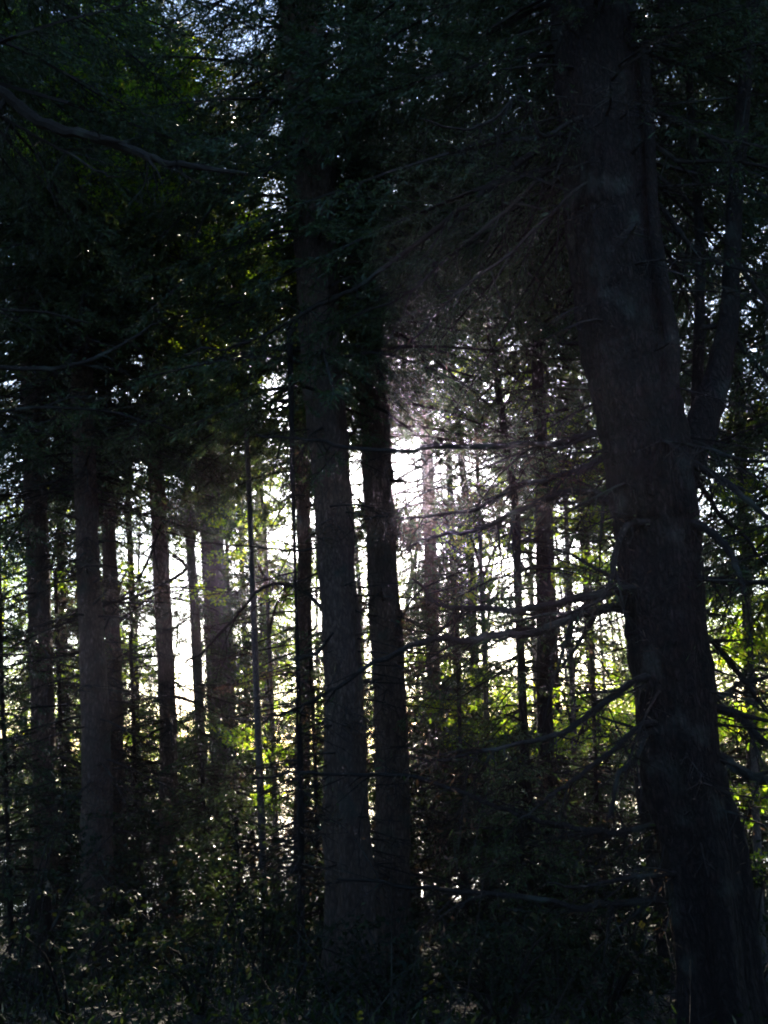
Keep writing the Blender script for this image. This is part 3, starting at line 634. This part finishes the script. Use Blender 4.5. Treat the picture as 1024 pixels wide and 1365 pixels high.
for a in [
    ('low tangle of leafy stems at the bottom edge right of the sapling pole', 520, 1350, 7.2, .7, 1.1, 2400, .045),
    ('low tangle of leafy stems at the bottom edge near the short broken stump', 270, 1345, 7.0, .7, 1.0, 2200, .045),
    ('low tangle of leafy stems at the bottom edge under the two leftmost trunks', 90, 1345, 7.2, .8, 1.0, 2200, .045),
    ('low tangle of leafy stems at the bottom edge below the knotty trunk', 670, 1350, 6.9, .7, 1.0, 2200, .045),
    ('low leafy shrub in front at the foot of the thick right tree', 800, 1320, 7.6, 0.9, 1.0, 2600, .06),
    ('shrub left of the foot of the knotty trunk', 650, 1260, 10.5, 1.6, 1.2, 2600, .06),
    ('shrub under the young maple behind the thick right tree', 830, 1150, 11.0, 2.2, 1.2, 3000, .06),
    ('dark shrub at the bottom right corner', 1000, 1280, 8.5, 1.6, 1.1, 2600, .055),
    ('dark shrub in the bottom left corner', 20, 1280, 9.5, 1.8, 1.2, 2600, .055),
    ('shrub between the broad dark left trunk and the dark straight one', 185, 1230, 11.5, 2.0, 1.2, 2800, .06),
    ('shrub at the foot of the pale broad trunk', 290, 1200, 15.0, 2.6, 1.6, 3200, .07),
    ('shrub left of the bare black sapling pole', 350, 1300, 9.5, 1.2, 1.1, 2200, .055),
    ('shrub between the feet of the two middle trunks', 520, 1260, 12.5, 2.0, 1.3, 2600, .06),
    ('tall shrub behind the trunk before the sun', 590, 1090, 15.5, 3.6, 1.6, 4200, .07),
    ('tall shrub behind the wide middle trunk', 445, 1100, 16.0, 3.8, 1.6, 4200, .07),
    ('tall shrub left behind the two leftmost trunks', 75, 1090, 16.5, 4.0, 1.8, 4600, .07),
    ('tall shrub just right of the knotty trunk foot', 770, 1090, 14.5, 3.2, 1.3, 3600, .065),
    ('tall shrub far right behind the thick tree', 990, 1090, 13.0, 4.0, 1.6, 4400, .06),
    ('tall shrub behind the dark straight left trunk', 205, 1090, 19.0, 3.6, 1.7, 3800, .075),
]:
    shrub(*a[:6], int(a[6] * .6), a[7])

# --- snags
def snag(label, px, py, w, Y):
    """a broken-off stump with a splintered top at photograph point (px, py)"""
    t = at(px, py, Y); r = 0.5 * w * mpp(t); base = np.array([t[0] + .02, Y, float(zg(t[0], Y))]); H = t[2] - base[2]
    root = thing('tree_stump', label, 'stump', base, 'broken stumps')
    n = 16; z = np.linspace(0, 1, n); q = Q()
    P = np.stack([base[0] + (t[0] - base[0]) * z + 0.03 * np.sin(z * 5), np.full(n, Y), base[2] - .1 + (H + .1) * z], 1)
    tube(q, P, r * (1.15 - .2 * z) + r * .5 * np.exp(-z * 8), 14, 0.06); q.build('trunk', [BARK], root, True, base)
    for k in range(9):
        a = rng.uniform(0, 6.28); rr = r * rng.uniform(.2, .85); p = t + np.array([math.cos(a) * rr, math.sin(a) * rr, -.05])
        e = p + np.array([rng.normal(0, .02), rng.normal(0, .02), rng.uniform(.03, .13) * min(1, H)])
        q = Q(); tube(q, np.array([p, p * .5 + e * .5 + rng.normal(0, .006, 3), e]), np.array([r * .4, r * .28, r * .05]), 6, .15); q.build('splinter', [WOOD], root, False, base)
snag('broken stump with a pale torn top near the left edge', 58, 1185, 26, 10.0)
snag('short broken stump catching light at the bottom edge', 207, 1335, 34, 7.8)
snag('pale splintered stump beside the left flank of the thick right tree', 857, 1030, 16, 9.0)

# --- ground cover and the far wood: masses nobody could count
q = Q(); n = 12000
X = rng.uniform(-12, 12, n); Yy = 5.2 + 24 * rng.random(n) ** 2.2; Zz = zg(X, Yy)
B0 = np.stack([X, Yy, Zz], 1); k = np.repeat(np.arange(n), 9); m = len(k)
D = unit(np.stack([rng.normal(0, .7, m), rng.normal(0, .7, m), rng.uniform(.1, 1.2, m)], 1))
leaves(q, B0[k] + D * rng.uniform(0, .3, (m, 1)), unit(D + rng.normal(0, .5, (m, 3))), rng.uniform(.03, .08, m), rng.uniform(.010, .026, m), 0, .4)
n = 9000; X = rng.uniform(-12, 12, n); Yy = 5.5 + 20 * rng.random(n) ** 1.5; P0 = np.stack([X, Yy, zg(X, Yy) + .03], 1)
sticks(q, P0, P0 + np.stack([rng.normal(0, .3, n), rng.normal(0, .3, n), rng.gamma(1.2, .22, n)], 1), .005, .0015, 1)
o = q.build('undergrowth', [FERN, TWIG]); o['kind'] = 'stuff'; o['label'] = 'ferns, seedlings and fallen twigs covering the shaded forest floor'; o['category'] = 'undergrowth'

q = Q()
for b in range(85):                      # far stems
    x = rng.uniform(-26, 26); y = rng.uniform(26, 44); z = float(zg(x, y)); h = rng.uniform(12, 20)
    if not keep(np.array([[x, y, z + 4.0]]), 1.0)[0]: continue
    P = np.array([[x, y, z], [x + rng.normal(0, .35), y, z + h / 2], [x + rng.normal(0, 1.1), y, z + h]]); P = spline(P, 12)
    tube(q, P, np.linspace(rng.uniform(.03, .15), .015, 12), 7, .06, 0)
    ns = 34; u = rng.uniform(.05, .8, (ns, 1)); A0 = P[0] + (P[-1] - P[0]) * u; a_ = rng.uniform(0, 6.28, ns)
    dv = np.stack([np.cos(a_), np.sin(a_), rng.uniform(-.5, .25, ns)], 1); ln = rng.uniform(.4, 1.9, (ns, 1))
    M0 = A0 + dv * ln * .55; E0 = A0 + dv * ln + np.array([0, 0, -.12]) * ln; k0 = keep(M0)
    sticks(q, A0[k0], M0[k0], .016, .011, 0); sticks(q, M0[k0], E0[k0], .011, .004, 0)
def thick(px, py):
    """how closed the far wood is along each direction: open towards the lake in the middle, closed above and low down"""
    up = np.interp(py, [300, 480], [1, 0])
    if px < 175: v = .95
    elif px < 335: v = np.interp(py, [560, 600, 930, 990], [.95, .85, .5, 1])
    elif px < 420: v = np.interp(py, [560, 900, 980, 1180, 1215], [.95, .9, .75, .5, 1])
    elif px < 560: v = np.interp(py, [560, 880, 960], [.95, .95, 1])
    elif px < 850: v = np.interp(py, [500, 600, 780, 880, 960], [.88, .74, .74, .88, 1])
    else: v = 1
    return v + (1 - v) * up
b = 0
while b < 6600:                           # far crowns: clumps of leaves
    x = rng.uniform(-27, 27); y = rng.uniform(24, 45); z = float(zg(x, y)); t = rng.random()
    h = rng.uniform(.2, 5.5) if t < .45 else (rng.uniform(5.5, 11.5) if t < .68 else rng.uniform(11, 30))
    b += 1
    px, py = project(np.array([[x, y, z + h]]))
    if rng.random() > thick(px[0] + rng.normal(0, 10), py[0] + rng.normal(0, 15)): continue
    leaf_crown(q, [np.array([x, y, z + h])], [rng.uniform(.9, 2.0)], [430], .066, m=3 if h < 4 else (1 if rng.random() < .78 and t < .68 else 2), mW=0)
o = q.build('far_wood', [GREYBARK, LEAF, NEEDLE, SHADE]); o['kind'] = 'stuff'; o['label'] = 'far trees and thickets thinning towards the bright lake shore'; o['category'] = 'far wood'
q = Q()                                   # the same wood going on beside and behind the viewer
n = 0
while n < 4000:
    x = rng.uniform(-30, 30); y = rng.uniform(-26, 24); z = float(zg(x, y)); h = (rng.uniform(.3, 4) if rng.random() < .6 else rng.uniform(3, 8)) if y < 0 else rng.uniform(4, 18)
    px, py = project(np.array([[x, y, z + h]])); 
    if y > -1 and (abs(px[0] - 512) < 820 and py[0] > -320): continue
    if math.hypot(x, y) < 2.5 and h < 5: continue
    if y > 0 and h < 6 and abs(x) < 14: continue
    n += 1
    leaf_crown(q, [np.array([x, y, z + h])], [rng.uniform(1.0, 2.2)], [200], .16, m=2, mW=0, soft=0)
for b in range(70):
    x = rng.uniform(-26, 26); y = rng.uniform(-26, -2.5); z = float(zg(x, y)); h = rng.uniform(7, 10)
    P = spline(np.array([[x, y, z], [x + rng.normal(0, .2), y, z + h / 2], [x + rng.normal(0, .5), y, z + h]]), 10)
    tube(q, P, np.linspace(rng.uniform(.12, .22), .03, 10), 9, .04, 0)
o = q.build('surrounding_wood', [GREYBARK, LEAF, NEEDLE]); o['kind'] = 'stuff'; o['label'] = 'dark spruce wood closing in beside and behind the viewer'; o['category'] = 'wood'
print('FACES', sum(len(x.data.polygons) for x in bpy.data.objects if x.type == 'MESH'), len(bpy.data.objects))

# ------------------------------------------------------------------ thin scattering volume, added to give the sun glow and lens veil
def added_haze(density, g):
    bx = Q(); x0, x1, y0, y1, z0, z1 = -70, 70, -45, 75, -8.5, 34
    v = [(x, y, z) for z in (z0, z1) for y in (y0, y1) for x in (x0, x1)]
    bx.add(v, [(0, 2, 3, 1), (4, 5, 7, 6), (0, 1, 5, 4), (2, 6, 7, 3), (0, 4, 6, 2), (1, 3, 7, 5)])
    m, n, l, out = mat('added_haze_air'); p = n.new('ShaderNodeVolumePrincipled')
    p.inputs['Color'].default_value = (0.70, 0.66, 1.0, 1); p.inputs['Density'].default_value = density; p.inputs['Anisotropy'].default_value = g
    l.new(p.outputs[0], out.inputs['Volume'])
    o = bx.build('added_haze', [m]); o['kind'] = 'stuff'; o['label'] = 'thin bluish volume added for the sun glow and lens veil'; o['category'] = 'added_haze'
added_haze(0.0007, 0.86)
